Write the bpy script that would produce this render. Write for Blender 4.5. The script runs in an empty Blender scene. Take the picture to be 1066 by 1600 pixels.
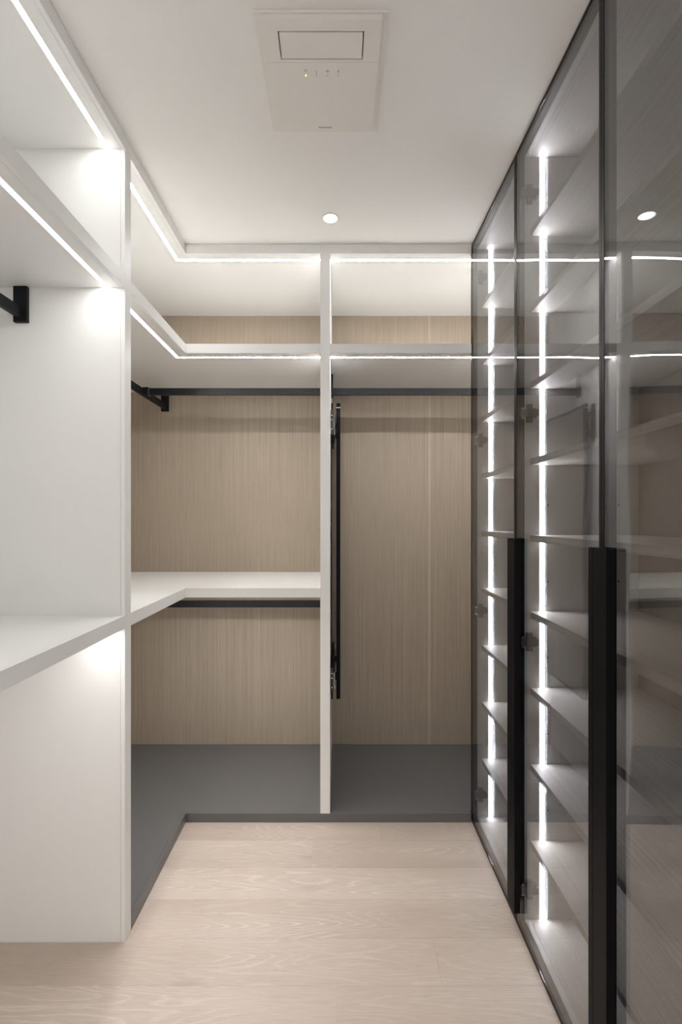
import bpy, bmesh, math, random
from mathutils import Vector, Matrix
random.seed(7)

S = bpy.context.scene
COL = S.collection

# ------------------------------------------------------------------ camera, world, exposure
CZ = 1.26                                  # lens height; x right, y into the room, z up
cam_d = bpy.data.cameras.new('camera'); cam = bpy.data.objects.new('camera', cam_d); COL.objects.link(cam)
cam.location = (0, 0, CZ); cam.rotation_euler = (math.pi/2, 0, 0)
cam_d.sensor_fit = 'VERTICAL'; cam_d.sensor_height = 36; cam_d.sensor_width = 24
cam_d.lens = 740/1600*36
cam_d.shift_x = 3/1600; cam_d.shift_y = 11/1600
cam_d.clip_start = 0.01
S.camera = cam
w = bpy.data.worlds.new('world'); S.world = w; w.use_nodes = True
w.node_tree.nodes['Background'].inputs[0].default_value = (1, .97, .93, 1)
w.node_tree.nodes['Background'].inputs[1].default_value = 0.50
S.view_settings.view_transform = 'Standard'; S.view_settings.look = 'None'
S.view_settings.gamma = 1; S.view_settings.use_curve_mapping = False
S.view_settings.exposure = 1.34

LED_W = 42.0        # shelf strips
LED_N = 19.0        # strips of the nearest left bay
LED_C = 22.0        # cabinet strips
SPOT = 5.0        # recessed downlights

# ------------------------------------------------------------------ materials
def mat(name, color=(.8,.8,.8), rough=.5, metal=0, spec=.5):
    m = bpy.data.materials.new(name); m.use_nodes = True
    b = m.node_tree.nodes['Principled BSDF']
    b.inputs['Base Color'].default_value = (*color, 1); b.inputs['Roughness'].default_value = rough
    b.inputs['Metallic'].default_value = metal; b.inputs['Specular IOR Level'].default_value = spec
    return m

class NT:
    def __init__(s, m): s.t = m.node_tree; s.b = s.t.nodes['Principled BSDF']
    def n(s, typ, **kw):
        x = s.t.nodes.new(typ)
        for k, v in kw.items(): setattr(x, k, v)
        return x
    def l(s, a, b): s.t.links.new(a, b)
    def math(s, op, a, b=None, clamp=False):
        x = s.n('ShaderNodeMath', operation=op); x.use_clamp = clamp
        for i, v in enumerate((a, b)):
            if v is None: continue
            if isinstance(v, (int, float)): x.inputs[i].default_value = v
            else: s.l(v, x.inputs[i])
        return x.outputs[0]
    def ramp(s, fac, stops):
        r = s.n('ShaderNodeValToRGB'); e = r.color_ramp.elements
        while len(e) < len(stops): e.new(.5)
        for q, (p, c) in zip(e, stops): q.position = p; q.color = (*c, 1)
        s.l(fac, r.inputs[0]); return r.outputs[0]
    def noise(s, vec, scale, detail=2, rough=.5):
        x = s.n('ShaderNodeTexNoise'); x.inputs['Scale'].default_value = scale
        x.inputs['Detail'].default_value = detail; x.inputs['Roughness'].default_value = rough
        s.l(vec, x.inputs['Vector']); return x.outputs['Fac']
    def bump(s, h, strength, dist=.001):
        x = s.n('ShaderNodeBump'); x.inputs['Strength'].default_value = strength
        x.inputs['Distance'].default_value = dist; s.l(h, x.inputs['Height']); s.l(x.outputs[0], s.b.inputs['Normal'])

def wood_panel(name, dark, light, axis, fr=1.0):
    """straight-grained veneer; axis = direction the grain runs ('z' or 'y')"""
    m = mat(name, light, .5, 0, .35); t = NT(m)
    g = t.n('ShaderNodeNewGeometry'); sp = t.n('ShaderNodeSeparateXYZ'); t.l(g.outputs['Position'], sp.inputs[0])
    if axis == 'z':
        s_ = t.math('ADD', sp.outputs[0], sp.outputs[1]); along = sp.outputs[2]
    else:
        s_ = t.math('ADD', sp.outputs[0], t.math('MULTIPLY', sp.outputs[2], .7)); along = sp.outputs[1]
    def vec(a, b):
        c = t.n('ShaderNodeCombineXYZ'); t.l(t.math('MULTIPLY', s_, a), c.inputs[0]); t.l(t.math('MULTIPLY', along, b), c.inputs[1]); return c.outputs[0]
    fine = t.noise(vec(520*fr, 6*fr), 1, 2, .6)
    mid = t.noise(vec(230*fr, .8), 1, 1, .5)
    wide = t.noise(vec(7, .3), 1, 1, .5)
    f = t.math('ADD', t.math('MULTIPLY', fine, .45), t.math('ADD', t.math('MULTIPLY', mid, .45), t.math('MULTIPLY', wide, .06)))
    t.l(t.ramp(f, [(.33, dark), (.63, light)]), t.b.inputs['Base Color'])
    t.bump(fine, .12, .0006)
    return m

def oak_floor(name):
    m = mat(name, (.6,.5,.42), .42, 0, .4); t = NT(m)
    tc = t.n('ShaderNodeTexCoord'); oi = t.n('ShaderNodeObjectInfo')
    sp = t.n('ShaderNodeSeparateXYZ'); t.l(tc.outputs['Object'], sp.inputs[0])
    rnd = t.math('MULTIPLY', oi.outputs['Random'], 40)
    def vec(a, b):
        c = t.n('ShaderNodeCombineXYZ'); t.l(t.math('MULTIPLY', sp.outputs[0], a), c.inputs[0]); t.l(t.math('MULTIPLY', sp.outputs[1], b), c.inputs[1]); t.l(rnd, c.inputs[2]); return c.outputs[0]
    cath = t.noise(vec(.95, 8.5), 1, 1.5, .45)                      # contour lines of this field = cathedral grain
    warp = t.noise(vec(14, 70), 1, 2, .6)
    c = t.math('MULTIPLY', t.math('ADD', cath, t.math('MULTIPLY', warp, .02)), 38)
    fr = t.math('FRACT', c)
    line = t.math('SUBTRACT', 1, t.math('MULTIPLY', t.math('ABSOLUTE', t.math('SUBTRACT', fr, .5)), 5.0), True)
    mask = t.math('MULTIPLY', t.math('SUBTRACT', t.noise(vec(2.2, 6), 1, 2), .36), 3.4, True)
    line = t.math('MULTIPLY', line, mask)
    pore = t.noise(vec(22, 420), 1, 3, .6)
    tone = t.noise(vec(1.2, 7), 1, 2, .5)
    base = t.ramp(t.math('ADD', t.math('MULTIPLY', tone, .88), t.math('MULTIPLY', oi.outputs['Random'], .12)), [(.25, (.515,.425,.355)), (.72, (.60,.51,.435))])
    mx = t.n('ShaderNodeMix', data_type='RGBA', blend_type='MIX'); t.l(t.math('MULTIPLY', line, .55), mx.inputs[0]); t.l(base, mx.inputs[6]); mx.inputs[7].default_value = (.76,.685,.62,1)
    m2 = t.n('ShaderNodeMix', data_type='RGBA', blend_type='MULTIPLY'); m2.inputs[0].default_value = .8
    t.l(mx.outputs[2], m2.inputs[6]); t.l(t.ramp(pore, [(.3, (.86,.85,.84)), (.6, (1,1,1))]), m2.inputs[7])
    # knots
    vo = t.n('ShaderNodeTexVoronoi'); vo.inputs['Scale'].default_value = 1; t.l(vec(2.6, 7.5), vo.inputs['Vector'])
    kn = t.math('MULTIPLY', t.math('SUBTRACT', .15, vo.outputs['Distance']), 6, True)
    m3 = t.n('ShaderNodeMix', data_type='RGBA', blend_type='MIX'); t.l(t.math('MULTIPLY', kn, .42), m3.inputs[0]); t.l(m2.outputs[2], m3.inputs[6]); m3.inputs[7].default_value = (.30,.24,.20,1)
    t.l(m3.outputs[2], t.b.inputs['Base Color'])
    t.bump(pore, .10, .0008)
    return m

def lacquer(name, color, rough=.42):
    m = mat(name, color, rough, 0, .4); t = NT(m)
    g = t.n('ShaderNodeNewGeometry')
    t.bump(t.noise(g.outputs['Position'], 900, 2), .02, .0004)
    return m

def smoked_glass(name, tint):
    m = bpy.data.materials.new(name); m.use_nodes = True; nt = m.node_tree; nt.nodes.clear()
    N = nt.nodes.new; L = nt.links.new
    out = N('ShaderNodeOutputMaterial'); mix = N('ShaderNodeMixShader'); tr = N('ShaderNodeBsdfTransparent'); gl = N('ShaderNodeBsdfGlossy')
    tr.inputs[0].default_value = (*tint, 1); gl.inputs['Roughness'].default_value = 0.0
    lw = N('ShaderNodeLayerWeight'); lw.inputs[0].default_value = .5
    p = N('ShaderNodeMath'); p.operation = 'POWER'; L(lw.outputs['Facing'], p.inputs[0]); p.inputs[1].default_value = 5
    q = N('ShaderNodeMath'); q.operation = 'MULTIPLY_ADD'; L(p.outputs[0], q.inputs[0]); q.inputs[1].default_value = .87; q.inputs[2].default_value = .13
    # the float of the panes: a very slow ripple
    g = N('ShaderNodeNewGeometry'); no = N('ShaderNodeTexNoise'); no.inputs['Scale'].default_value = 4.0; no.inputs['Detail'].default_value = 0
    L(g.outputs['Position'], no.inputs['Vector']); bu = N('ShaderNodeBump'); bu.inputs['Strength'].default_value = .2; bu.inputs['Distance'].default_value = .006
    L(no.outputs['Fac'], bu.inputs['Height']); L(bu.outputs[0], gl.inputs['Normal'])
    L(q.outputs[0], mix.inputs[0]); L(tr.outputs[0], mix.inputs[1]); L(gl.outputs[0], mix.inputs[2]); L(mix.outputs[0], out.inputs[0])
    return m

def emit(name, color, strength):
    m = bpy.data.materials.new(name); m.use_nodes = True; nt = m.node_tree; nt.nodes.clear()
    o = nt.nodes.new('ShaderNodeOutputMaterial'); e = nt.nodes.new('ShaderNodeEmission')
    e.inputs[0].default_value = (*color, 1); e.inputs[1].default_value = strength; nt.links.new(e.outputs[0], o.inputs[0]); return m

WHITE = lacquer('warm_white_lacquer', (.87,.865,.845))
CEIL = lacquer('ceiling_paint', (.885,.87,.845), .8)
WALL = lacquer('wall_paint', (.87,.86,.84), .8)
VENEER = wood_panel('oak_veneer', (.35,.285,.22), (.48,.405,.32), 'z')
VENEER_SHADED = wood_panel('shaded_veneer', (.20,.172,.145), (.29,.25,.21), 'z')  # cabinet backs: same wood, with the unlit interior's shade put into the colour
GREIGE = wood_panel('greige_shelf_veneer', (.42,.385,.355), (.575,.54,.505), 'y', .7)
SIDE = wood_panel('pale_side_veneer', (.60,.59,.575), (.69,.68,.665), 'z')
PLINTH = lacquer('dark_grey_lacquer', (.155,.151,.149), .22)
OAK = oak_floor('whitewashed_oak')
JOINT = mat('floor_joint_dark', (.42,.34,.28), .8)
BLACK = mat('black_anodised', (.005,.005,.006), .5, 0, .12)
FRAME = mat('bronze_black_profile', (.012,.011,.011), .45, 0, .2)
RAIL = mat('black_rail', (.009,.0095,.0115), .45, 0, .2)
STEEL = mat('dull_steel', (.30,.29,.28), .3, .9)
CHROME = mat('chrome', (.75,.75,.75), .15, 1)
DARKM = mat('dark_zinc', (.06,.058,.055), .35, .6)
HINGE = mat('hinge_zinc', (.20,.195,.195), .4, .5)
HOLE = mat('pin_hole_dark', (.03,.03,.03), .8)
MIRROR = mat('mirror_silver', (.85,.86,.86), .02, 1)
FANP = lacquer('fan_plastic', (.84,.805,.765), .45)
MARK = mat('grey_print', (.34,.31,.28), .6)
PALEMARK = mat('pale_grey_print', (.52,.49,.45), .6)
GLASS = smoked_glass('smoked_glass', (.78,.78,.78))
LEDW = emit('led_white', (1.0,.985,.975), LED_W)
LEDN = emit('led_white_near', (1.0,.985,.975), LED_N)
LEDC = emit('led_cool', (.90,.92,1.0), LED_C)
LAMP = emit('downlight_glow', (1.0,.96,.92), SPOT)
AMBER = emit('amber_indicator', (1.0,.50,.22), .9)

# ------------------------------------------------------------------ object helpers
WPOS = {}
def link(o, parent, wloc):
    COL.objects.link(o); wloc = Vector(wloc); WPOS[o.name] = wloc
    if parent is not None:
        o.parent = parent; o.location = wloc - WPOS[parent.name]
    else: o.location = wloc
    return o
def tag(o, label=None, cat=None, group=None, kind=None):
    if label: o['label'] = label
    if cat: o['category'] = cat
    if group: o['group'] = group
    if kind: o['kind'] = kind
    return o
def thing(name, label, cat, loc, group=None):
    o = bpy.data.objects.new(name, None); o.empty_display_size = .05
    link(o, None, loc); return tag(o, label, cat, group)
def finish(bm, name, m, parent, wloc, bevel=0, seg=1):
    if bevel:
        bmesh.ops.bevel(bm, geom=[e for e in bm.edges if len(e.link_faces) == 2 and e.calc_face_angle() > .5], offset=bevel, segments=seg, affect='EDGES', clamp_overlap=True)
    bmesh.ops.recalc_face_normals(bm, faces=bm.faces)
    me = bpy.data.meshes.new(name); bm.to_mesh(me); bm.free(); me.materials.append(m)
    return link(bpy.data.objects.new(name, me), parent, wloc)
def add_box(bm, x0, x1, y0, y1, z0, z1):
    vs = [bm.verts.new(p) for p in ((x0,y0,z0),(x1,y0,z0),(x1,y1,z0),(x0,y1,z0),(x0,y0,z1),(x1,y0,z1),(x1,y1,z1),(x0,y1,z1))]
    for f in ((0,3,2,1),(4,5,6,7),(0,1,5,4),(1,2,6,5),(2,3,7,6),(3,0,4,7)): bm.faces.new([vs[i] for i in f])
def box(name, x0, x1, y0, y1, z0, z1, m, parent=None, bevel=0, seg=1):
    c = Vector(((x0+x1)/2, (y0+y1)/2, (z0+z1)/2)); bm = bmesh.new()
    add_box(bm, x0-c.x, x1-c.x, y0-c.y, y1-c.y, z0-c.z, z1-c.z)
    return finish(bm, name, m, parent, c, bevel, seg)
def boxes(name, lst, m, parent=None, bevel=0):
    c = Vector(((lst[0][0]+lst[0][1])/2, (lst[0][2]+lst[0][3])/2, (lst[0][4]+lst[0][5])/2)); bm = bmesh.new()
    for b in lst: add_box(bm, b[0]-c.x, b[1]-c.x, b[2]-c.y, b[3]-c.y, b[4]-c.z, b[5]-c.z)
    return finish(bm, name, m, parent, c, bevel)
def prism(name, poly, z0, z1, m, parent=None, bevel=0):
    cx = sum(p[0] for p in poly)/len(poly); cy = sum(p[1] for p in poly)/len(poly); bm = bmesh.new()
    lo = [bm.verts.new((x-cx, y-cy, 0)) for x, y in poly]; hi = [bm.verts.new((x-cx, y-cy, z1-z0)) for x, y in poly]
    n = len(poly); bm.faces.new(lo[::-1]); bm.faces.new(hi)
    for i in range(n): bm.faces.new((lo[i], lo[(i+1)%n], hi[(i+1)%n], hi[i]))
    return finish(bm, name, m, parent, (cx, cy, z0), bevel)
def lathe(name, prof, axis, loc, m, parent=None, n=24):
    """prof: (radius, height) pairs turned about 'x', 'y' or 'z'"""
    bm = bmesh.new(); rings = []
    for r, h in prof:
        ring = []
        for k in range(n):
            a = 2*math.pi*k/n; u, v = r*math.cos(a), r*math.sin(a)
            ring.append(bm.verts.new({'z': (u,v,h), 'y': (u,h,v), 'x': (h,u,v)}[axis]))
        rings.append(ring)
    for a, b in zip(rings, rings[1:]):
        for k in range(n): bm.faces.new((a[k], a[(k+1)%n], b[(k+1)%n], b[k]))
    bm.faces.new(rings[0]); bm.faces.new(rings[-1])
    o = finish(bm, name, m, parent, loc)
    return o

# ------------------------------------------------------------------ key dimensions (metres)
H = 2.403                       # ceiling
D1, D2 = 1.967, 2.573           # front and back of the end wall unit
XL, XF = -1.238, -.638          # back and front of the left run
XR = .975                       # right wall
YN0, YN1 = 1.4105, 1.4505       # tall end panel between the two left bays
XC0, XC1 = -.078, -.038         # centre partition
YB = -.42                       # near end of the left bay (behind the camera)
YW = -1.15                      # wall behind the camera
LIP = .0125; GAP = .0007
TOP = (CZ+1.103, H-.001); MID = (CZ+.689, CZ+.728); CNT = (CZ-.326, CZ-.287); PL = .037

# ------------------------------------------------------------------ structure
tag(box('ceiling', XL-.02, XR, YW, D2+.02, H, H+.05, CEIL), kind='structure')
tag(box('wall_left', XL-.07, XL-.02, YW, D2+.02, 0, H, WALL), kind='structure')
tag(box('wall_right', XR, XR+.05, YW, D2+.02, 0, H, WALL), kind='structure')
tag(box('wall_back', XL-.07, XR+.05, D2+.02, D2+.07, 0, H, WALL), kind='structure')
tag(boxes('wall_front', [(XL-.07, -.56, YW-.05, YW, 0, H), (-.56, XR+.05, YW-.05, YW, 2.2, H)], WALL), kind='structure')   # wide doorway to the lit room behind the camera
floor = tag(box('floor', XL-.02, XR, YW, D2+.02, -.04, -.0035, JOINT), kind='structure')
# oak planks, laid across the room
PW = .1445; row0 = 1.279
ends = {0: [-.005], 1: [.28], 2: [-.62], 3: [.62], 4: [-.10], 5: [.17]}     # joints seen in the photograph, row 0 starts in front of y = row0
k = -17
while True:
    y0 = row0 + (k-1)*PW; y1 = y0 + PW
    if y0 > D1+.2: break
    if y1 < YW: k += 1; continue
    y0c = max(y0, YW); js = ends.get(k, [random.uniform(-.9, .7)])
    xs = [XL-.02] + js + [XR]
    for a, b in zip(xs, xs[1:]):
        box('plank', a+.0002, b-.0002, y0c+.0002, y1-.0002, -.0034, 0, OAK, floor, .0003)
    k += 1

# ------------------------------------------------------------------ shelves of the open wardrobes
def shelf(parent, body, lip, led, z0, z1, label, lm=LEDW):
    b = prism('shelf', body, z0, z1, WHITE, parent, .0005); tag(b, label)
    for l in lip:
        prism('front_edge', l, z0, z1, WHITE, b, .0008)
    prism('light_strip', led, z0-.00006, z0+.004, lm, b)
    return b
LC, LW = .052, .0065     # strip centre behind the front, half width
def near_shelf(parent, z, label):
    y0, y1 = YB+.0405, YN0-.0005
    return shelf(parent, [(XL,y0),(XF-LIP-GAP,y0),(XF-LIP-GAP,y1),(XL,y1)],
        [[(XF-LIP,y0),(XF,y0),(XF,y1),(XF-LIP,y1)]],
        [(XF-LC-LW,y0+.004),(XF-LC+LW,y0+.004),(XF-LC+LW,y1-.001),(XF-LC-LW,y1-.001)], *z, label, LEDN)
def corner_shelf(parent, z, label):
    ya, xb = YN1+.0005, XC0-.0005; g = LIP+GAP
    return shelf(parent, [(XL,ya),(XF-g,ya),(XF-g,D1+g),(xb,D1+g),(xb,D2),(XL,D2)],
        [[(XF-LIP,ya),(XF,ya),(XF,D1),(XF-LIP,D1+LIP)], [(XF,D1),(xb,D1),(xb,D1+LIP),(XF-LIP,D1+LIP)]],
        [(XF-LC-LW,ya+.001),(XF-LC+LW,ya+.001),(XF-LC+LW,D1+LC-LW),(xb-.001,D1+LC-LW),(xb-.001,D1+LC+LW),(XF-LC-LW,D1+LC+LW)], *z, label)
def right_shelf(parent, z, label):
    xa = XC1+.0005; g = LIP+GAP
    return shelf(parent, [(xa,D1+g),(.55,D1+g),(.55,1.987),(XR-.001,1.987),(XR-.001,D2),(xa,D2)],
        [[(xa,D1),(.55,D1),(.55,D1+LIP),(xa,D1+LIP)]],
        [(xa+.001,D1+LC-LW),(XR-.004,D1+LC-LW),(XR-.004,D1+LC+LW),(xa+.001,D1+LC+LW)], *z, label)

# left bay, nearest the camera
nb = thing('open_wardrobe', 'white open wardrobe bay nearest the camera at left, with lit shelves over bare floor', 'wardrobe', (XL+.3, .5, 0))
near_shelf(nb, TOP, 'white top panel against the ceiling')
near_shelf(nb, MID, 'white upper shelf with light strip below')
near_shelf(nb, CNT, 'white waist-high shelf')
box('back_panel', XL-.012, XL-.0005, YB+.04, YN0, 0, H-.001, WHITE, nb)
# corner bay
cb = thing('corner_wardrobe', 'white L-shaped corner wardrobe bay with oak back between end panel and centre partition', 'wardrobe', (-.9, 2.2, 0))
corner_shelf(cb, TOP, 'white L-shaped top panel against the ceiling')
corner_shelf(cb, MID, 'white L-shaped upper shelf')
corner_shelf(cb, CNT, 'white L-shaped waist-high shelf')
tag(box('back_panel', XL, XC0, D2, D2+.012, PL, H-.001, VENEER, cb), 'beige vertical-grain oak back panel')
tag(box('back_panel', XL-.012, XL-.0005, YN1, D2+.012, PL, H-.001, VENEER, cb), 'beige vertical-grain oak back panel')
# right bay
rb = thing('open_wardrobe', 'full-height white wardrobe bay with oak back, right of centre partition behind glass cabinet', 'wardrobe', (.4, 2.2, 0))
right_shelf(rb, TOP, 'white top panel against the ceiling')
right_shelf(rb, MID, 'white upper shelf')
tag(box('back_panel', XC1, .4835, D2, D2+.012, PL, H-.001, VENEER, rb), 'beige vertical-grain oak back panel')
tag(box('back_panel', .4965, XR, D2, D2+.012, PL, H-.001, VENEER, rb), 'beige vertical-grain oak back panel')
STRIPM = wood_panel('oak_veneer_joint', (.45,.375,.30), (.57,.485,.395), 'z')
tag(box('joint_strip', .4835, .4965, D2-.004, D2+.010, PL, H-.041, STRIPM, rb, .002), 'paler oak joint strip')

# dividers
dv = thing('end_panel', 'tall white wardrobe end panel facing the camera at left, standing on the oak floor', 'panel', (-.94, YN0+.02, 0))
box('board', XL, XF-LIP-GAP, YN0, YN1, 0, H-.001, WHITE, dv, .0006)
box('front_edge', XF-LIP, XF, YN0, YN1, 0, H-.001, WHITE, dv, .0008)
dv2 = thing('centre_partition', 'narrow white centre partition standing on the dark grey plinth', 'panel', ((XC0+XC1)/2, D1+.3, PL))
box('board', XC0, XC1, D1+LIP+GAP, D2, PL, H-.001, WHITE, dv2, .0006)
box('front_edge', XC0, XC1, D1, D1+LIP, PL, H-.001, WHITE, dv2, .0008)
dv3 = thing('end_panel', 'white wardrobe end panel closing the left bay behind the camera', 'panel', (-.94, YB+.02, 0))
box('board', XL, XF-LIP-GAP, YB, YB+.04, 0, H-.001, WHITE, dv3, .0006)
box('front_edge', XF-LIP, XF, YB, YB+.04, 0, H-.001, WHITE, dv3, .0008)

# plinth
pl = thing('plinth', 'dark grey L-shaped plinth board on the oak floor under the wardrobe bays', 'plinth', (-.4, 2.27, 0))
g = LIP+GAP
prism('board', [(XL,YN1+.0005),(XF-g,YN1+.0005),(XF-g,D1+g),(.55,D1+g),(.55,1.987),(XR-.001,1.987),(XR-.001,D2),(XL,D2)], 0, PL-.0003, PLINTH, pl, .0006)
prism('front_edge', [(XF-LIP,YN1+.0005),(XF,YN1+.0005),(XF,D1),(XF-LIP,D1+LIP)], 0, PL-.0003, PLINTH, pl, .0008)
prism('front_edge', [(XF,D1),(.549,D1),(.549,D1+LIP),(XF-LIP,D1+LIP)], 0, PL-.0003, PLINTH, pl, .0008)

# ------------------------------------------------------------------ hanging rails
RX, RY = -.943, 2.268; RT = .007
def bracket(parent, x0, x1, y0, y1, zt):
    return box('bracket', x0, x1, y0, y1, zt-.106, zt-.0005, RAIL, parent, .003, 2)
def rail_y(label, y0, y1, zt, ends):
    r = thing('hanging_rail', label, 'rail', (RX, (y0+y1)/2, zt-.095))
    box('rail', RX-RT, RX+RT, y0+.010, y1-.010, zt-.096, zt-.064, RAIL, r, .002)
    bracket(r, RX-.020, RX+.020, y1-.012, y1-.0005, zt)
    bracket(r, RX-.020, RX+.020, y0+.0005, y0+.012, zt)
    return r
def rail_x(label, x0, x1, zt, left):
    r = thing('hanging_rail', label, 'rail', ((x0+x1)/2, RY, zt-.095))
    box('rail', x0+(.008 if left else 0), x1-.008, RY-RT, RY+RT, zt-.096, zt-.064, RAIL, r, .002)
    if left: bracket(r, x0+.0005, x0+.009, RY-.020, RY+.020, zt)
    else:
        box('connector', x0-.004, x0+.022, RY-.012, RY+.012, zt-.099, zt-.060, RAIL, r, .002)
        box('clip_edge', x0+.0225, x0+.0245, RY-.0125, RY+.0125, zt-.099, zt-.060, STEEL, r)
    bracket(r, x1-.009, x1-.0005, RY-.020, RY+.020, zt)
    return r
rail_y('black hanging rail coming towards the camera from the left end panel, under the upper shelf', YB+.04, YN0, MID[0], 2)
rail_y('short black hanging rail running from end panel to oak back under corner upper shelf', YN1, D2, MID[0], 2)
rail_x('black hanging rail across the back of the corner bay under its upper shelf', RX+RT+.004, XC0, MID[0], False)
rail_x('black hanging rail across the right bay, above the pull-out mirror', XC1, XR, MID[0], True)
rail_x('black hanging rail just below the waist-high corner shelf', RX+RT+.004, XC0, CNT[0], False)
rail_y('black hanging rail hidden below the corner waist-high shelf, running front to back', YN1, D2, CNT[0], 2)

# ------------------------------------------------------------------ pull-out mirror
pm = thing('pull_out_mirror', 'slim black-framed pull-out mirror seen edge-on, on the right side of the centre partition', 'mirror', (-.003, 2.33, CZ-.809))
mz0, mz1 = CZ-.809, CZ+.521; my0, my1 = 2.13, 2.53; mx0, mx1 = -.0125, .0055
fr = boxes('mirror_frame', [(mx0, mx1, my0, my0+.014, mz0, mz1), (mx0, mx1, my1-.014, my1, mz0, mz1),
    (mx0, mx1, my0+.014, my1-.014, mz0, mz0+.014), (mx0, mx1, my0+.014, my1-.014, mz1-.014, mz1), (mx0, mx0+.006, my0+.014, my1-.014, mz0+.014, mz1-.014)], BLACK, pm, .0008)
tag(box('mirror_glass', mx0+.010, mx1-.001, my0+.014, my1-.014, mz0+.014, mz1-.014, MIRROR, pm), 'silvered mirror pane')
for z_ in (mz1-.022, ):
    box('corner_clip', mx0-.0005, mx1+.0005, my0-.001, my0+.012, z_, z_+.004, CHROME, fr)
for zc, nm in ((CZ+.43, 'top'), (CZ-.715, 'bottom')):
    s_ = box('slide', XC1, XC1+.012, 2.10, 2.54, zc-.055, zc+.055, DARKM, pm, .002)
    tag(s_, 'dark metal slide')
    box('runner', XC1+.0122, XC1+.018, 2.12, 2.50, zc-.028, zc+.028, STEEL, s_, .002)
    box('slide_tab', XC1+.003, XC1+.010, 2.104, 2.13, zc+.056, zc+.085, BLACK, s_, .001)
    box('slide_tab', XC1+.003, XC1+.010, 2.104, 2.13, zc-.085, zc-.056, BLACK, s_, .001)
    box('hanger_arm', XC1+.018, mx0, 2.15, 2.19, zc-.014, zc+.006, DARKM, s_, .002)
    box('hanger_arm', XC1+.018, mx0, 2.42, 2.46, zc-.014, zc+.006, DARKM, s_, .002)
    lathe('adjuster', [(.0035,-.045),(.0035,-.006),(.006,-.005),(.006,.004),(.003,.005),(.003,.030)], 'z', (-.0205, 2.135, zc-.006), CHROME, s_, 14)
    for dz in (-.032, .010, .030):
        lathe('screw', [(.0032,-.002),(.0028,-.0035)], 'y', (XC1+.006, 2.1015, zc+dz), CHROME, s_, 10)

# ------------------------------------------------------------------ glass-fronted display cabinets
XG = .552; XI = .5735; XCF = .574; XS = .592; XB = .927          # glass face, frame back, carcass front, shelf front, back panel
CT = CZ+1.118; CB = .023
SHZ = [CZ+.884-.2359*i for i in range(9)]
HZ = [CZ+1.0, CZ+.325, CZ-.378, CZ-1.14]

def hinge(parent, yf, z):
    """clip-on hinge on a side panel facing -y"""
    h = boxes('hinge', [(.5775, .5945, yf-.011, yf-.0003, z-.028, z+.028), (.5760, .6120, yf-.015, yf-.0003, z-.009, z+.010), (.596, .607, yf-.012, yf-.0003, z-.014, z+.015), (.561, .5775, yf-.013, yf-.004, z-.011, z+.011)], HINGE, parent, .0015)
    for dz in (-.019, .019):
        lathe('screw', [(.0038,.001),(.0034,-.0015)], 'y', (.586, yf-.011, z+dz), STEEL, h, 12)
    for dz in (-.014, .014):
        lathe('screw', [(.0052,.001),(.0046,-.0018)], 'y', (.5655, yf-.0075, z+dz), CHROME, h, 12)
    return h

def door(parent, y0, y1, hy0, hy1, label):
    """y1 = far (hinge) side; black profile frame with pane; handle occupies hy0..hy1"""
    z0, z1 = .004, H-.004; fw = .017; xg = XG
    e = .009
    def ring(x0, x1, t, i): return [(x0, x1, y0+i, y0+t, z0+i, z1-i), (x0, x1, y1-t, y1-i, z0+i, z1-i), (x0, x1, y0+t, y1-t, z0+i, z0+t), (x0, x1, y0+t, y1-t, z1-t, z1-i)]
    f = boxes('door', ring(xg+.0052, XI, fw, 0) + ring(xg, xg+.0052, e, 0), FRAME, parent, .0004)
    tag(f, label)
    tag(box('glass_pane', xg+.0008, xg+.0048, y0+e+.0002, y1-e-.0002, z0+e+.0002, z1-e-.0002, GLASS, f), 'smoked glass pane')
    zt, zb = CZ-.060, CZ-1.200
    hd = boxes('handle', [(.533, .5365, hy0, hy1, zb, zt), (.5365, .5515, hy1-.004, hy1, zb, zt), (.5365, .5515, hy0, hy0+.004, zb, zt)], BLACK, f, .0006)
    tag(hd, 'long black pull handle')
    return f

def cabinet(name, label, y0, y1, doors):
    c = thing(name, label, 'cabinet', ((XCF+XR)/2, (y0+y1)/2, 0))
    yf = y1-.018; yn = y0+.018
    for a, b in ((y0, yn), (yf, y1)):
        box('side_panel', XCF, XB+.008, a, b, .001, H-.002, SIDE, c, .0006)
    box('top_panel', XCF+.016, XB+.008, yn, yf, CT, H-.002, GREIGE, c)
    tag(box('top_edge', XCF, XCF+.0153, yn, yf, CT, H-.002, SIDE, c, .0006), 'pale front edge of the top')
    box('base_panel', XCF+.0165, XB+.008, yn, yf, .001, CB, GREIGE, c)
    tag(box('base_edge', XCF, XCF+.0158, yn, yf, .001, CB, SIDE, c, .0006), 'pale front edge of the base')
    tag(box('back_panel', XB, XB+.008, yn, yf, CB, CT, VENEER_SHADED, c), 'oak back panel')
    for z in SHZ:
        box('shelf', XS, XB-.0005, yn+.0005, yf-.0005, z-.010, z+.010, GREIGE, c, .0006)
    tag(box('light_strip', .6205, .6355, yf-.00006, yf+.006, CB+.001, CT-.001, LEDC, c), 'white vertical light strip')
    for i in range(5):
        for x in (.646, .864):
            lathe('pin_hole', [(.0027,.002),(.0027,-.0003)], 'y', (x, yf, CZ+.043-.2359*i), HOLE, c, 10)
    for z in HZ: hinge(c, yf, z)
    for d in doors:
        f = door(c, *d[:5])
        if len(d) > 5:                               # this leaf hangs a touch out of line at its hinges
            P = Vector((XI, d[1], 0)); R = Matrix.Rotation(d[5], 3, 'Z')
            wl = WPOS[f.name]; f.location = P + R @ (wl - P) - WPOS[c.name]; f.rotation_euler.z = d[5]
    return c
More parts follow.
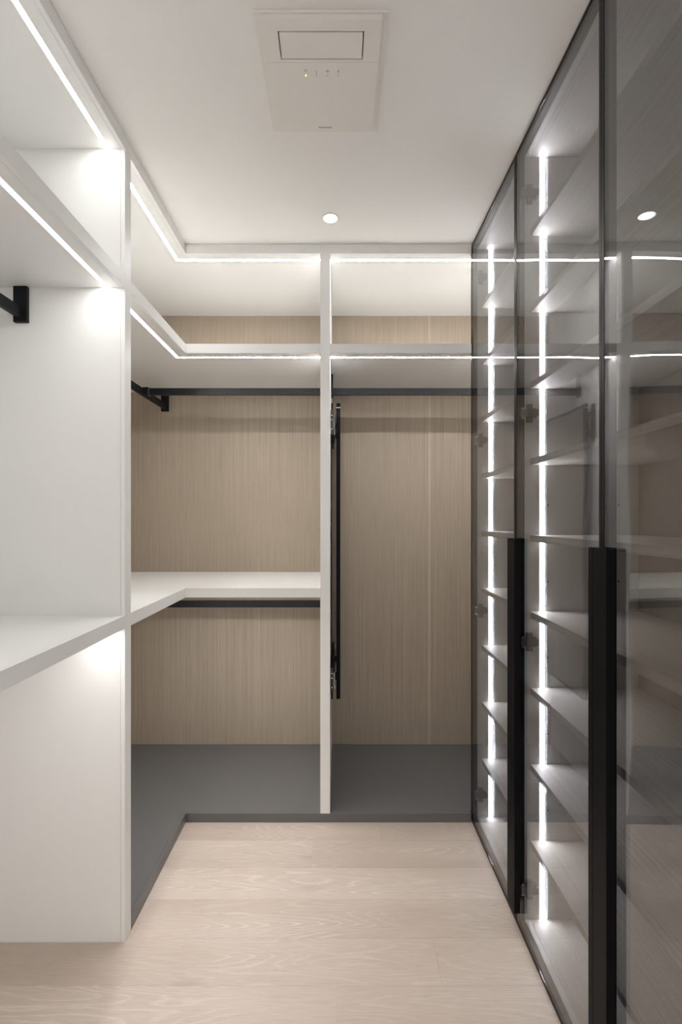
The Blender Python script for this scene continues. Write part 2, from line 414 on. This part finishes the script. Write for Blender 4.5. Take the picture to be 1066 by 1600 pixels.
cabinet('display_cabinet', 'narrow single-door smoked glass display cabinet at the far end of the row', 1.483, 1.983,
    [(1.4845, 1.9815, 1.440, 1.500, 'black-framed glass door')])
cabinet('display_cabinet', 'double-door smoked glass display cabinet nearest the camera at right', .507, 1.4825,
    [(.9965, 1.4815, .9965, 1.0126, 'black-framed glass door'), (.5085, .9950, .943, .9945, 'black-framed glass door', -.0105)])

# ------------------------------------------------------------------ ceiling fittings
fx0, fx1, fy0, fy1 = -.193, .112, 1.062, 1.394
fan = thing('exhaust_fan', 'square off-white ceiling ventilation unit with flap and amber indicator light', 'ventilator', ((fx0+fx1)/2, (fy0+fy1)/2, H))
box('flange', fx0, fx1, fy0, 1.388, H-.007, H-.0003, FANP, fan, .002, 2)
cz0, cz1 = H-.020, H-.0072
px0, px1 = fx0+.014, fx1-.014; fl = (-.139, .055, 1.093, 1.155)
# cover: one plate pierced by the flap opening, and the lower plate behind a fine joint
boxes('cover_plate', [(px0, px1, fy0+.003, fl[2]-.003, cz0, cz1), (px0, fl[0]-.003, fl[2]-.003, fl[3]+.003, cz0, cz1), (fl[1]+.003, px1, fl[2]-.003, fl[3]+.003, cz0, cz1), (px0, px1, fl[3]+.003, 1.1640, cz0, cz1)], FANP, fan)
box('flap', fl[0], fl[1], fl[2], fl[3], cz0, cz1-.003, FANP, fan, .001)
tag(box('opening', fl[0]-.003, fl[1]+.003, fl[2]-.003, fl[3]+.003, cz1-.0025, cz1, MARK, fan), 'dark recess behind the flap')
box('control_plate', px0, px1, 1.1648, 1.373, cz0, cz1, FANP, fan, .0012)
lathe('indicator_light', [(.0024, 0), (.0022, -.0010)], 'z', (-.084, 1.199, cz0), AMBER, fan, 14)
def marks(name, rects): tag(boxes(name, [(a, b, c, d, cz0-.0004, cz0+.0004) for a, b, c, d in rects], PALEMARK, fan), 'grey printed symbol')
iy = 1.192
marks('power_symbol', [(-.0855,-.0825, iy-.010, iy-.008), (-.0875,-.0855, iy-.008, iy-.003), (-.0825,-.0805, iy-.008, iy-.003), (-.0845,-.0835, iy-.007, iy-.001)])
marks('level_symbol', [(-.0575,-.0557, iy-.006, iy+.010)])
marks('fan_symbol', [(-.0310,-.0270, iy-.008, iy-.001), (-.0335,-.0310, iy-.006, iy-.003), (-.0270,-.0245, iy-.006, iy-.003), (-.0300,-.0280, iy+.004, iy+.009)])
marks('drop_symbol', [(-.0030,-.0008, iy-.009, iy-.006), (-.0042,.0004, iy-.006, iy-.001), (-.0028,-.0008, iy+.003, iy+.009)])
ly = 1.358
bars = []
x = -.058
for wd in (.006, .003, .006, .004, .006, .004):
    bars += [(x, x+wd, ly-.0008, ly+.0022), (x, x+.0014, ly-.004, ly-.0008)]; x += wd + .0016
tag(boxes('brand_mark', [(a, b, c, d, cz0-.0004, cz0+.0004) for a, b, c, d in bars], MARK, fan), 'tiny grey lettering')

def downlight(x, y, label):
    d = thing('downlight', label, 'lamp', (x, y, H))
    lathe('trim_ring', [(.026, -.0002), (.0315, -.0002), (.0315, -.002), (.029, -.0035), (.0262, -.0035), (.026, -.0002)], 'z', (x, y, H), WHITE, d, 40)
    tag(lathe('lens', [(.0255, -.0006), (.0255, -.0022)], 'z', (x, y, H), LAMP, d, 32), 'glowing round lens')
downlight(-.033, 1.797, 'small round white recessed downlight in the ceiling before the back wardrobe')
downlight(-.033, .35, 'small round white recessed downlight above the camera')
downlight(-.033, -.65, 'small round white recessed downlight behind the camera')
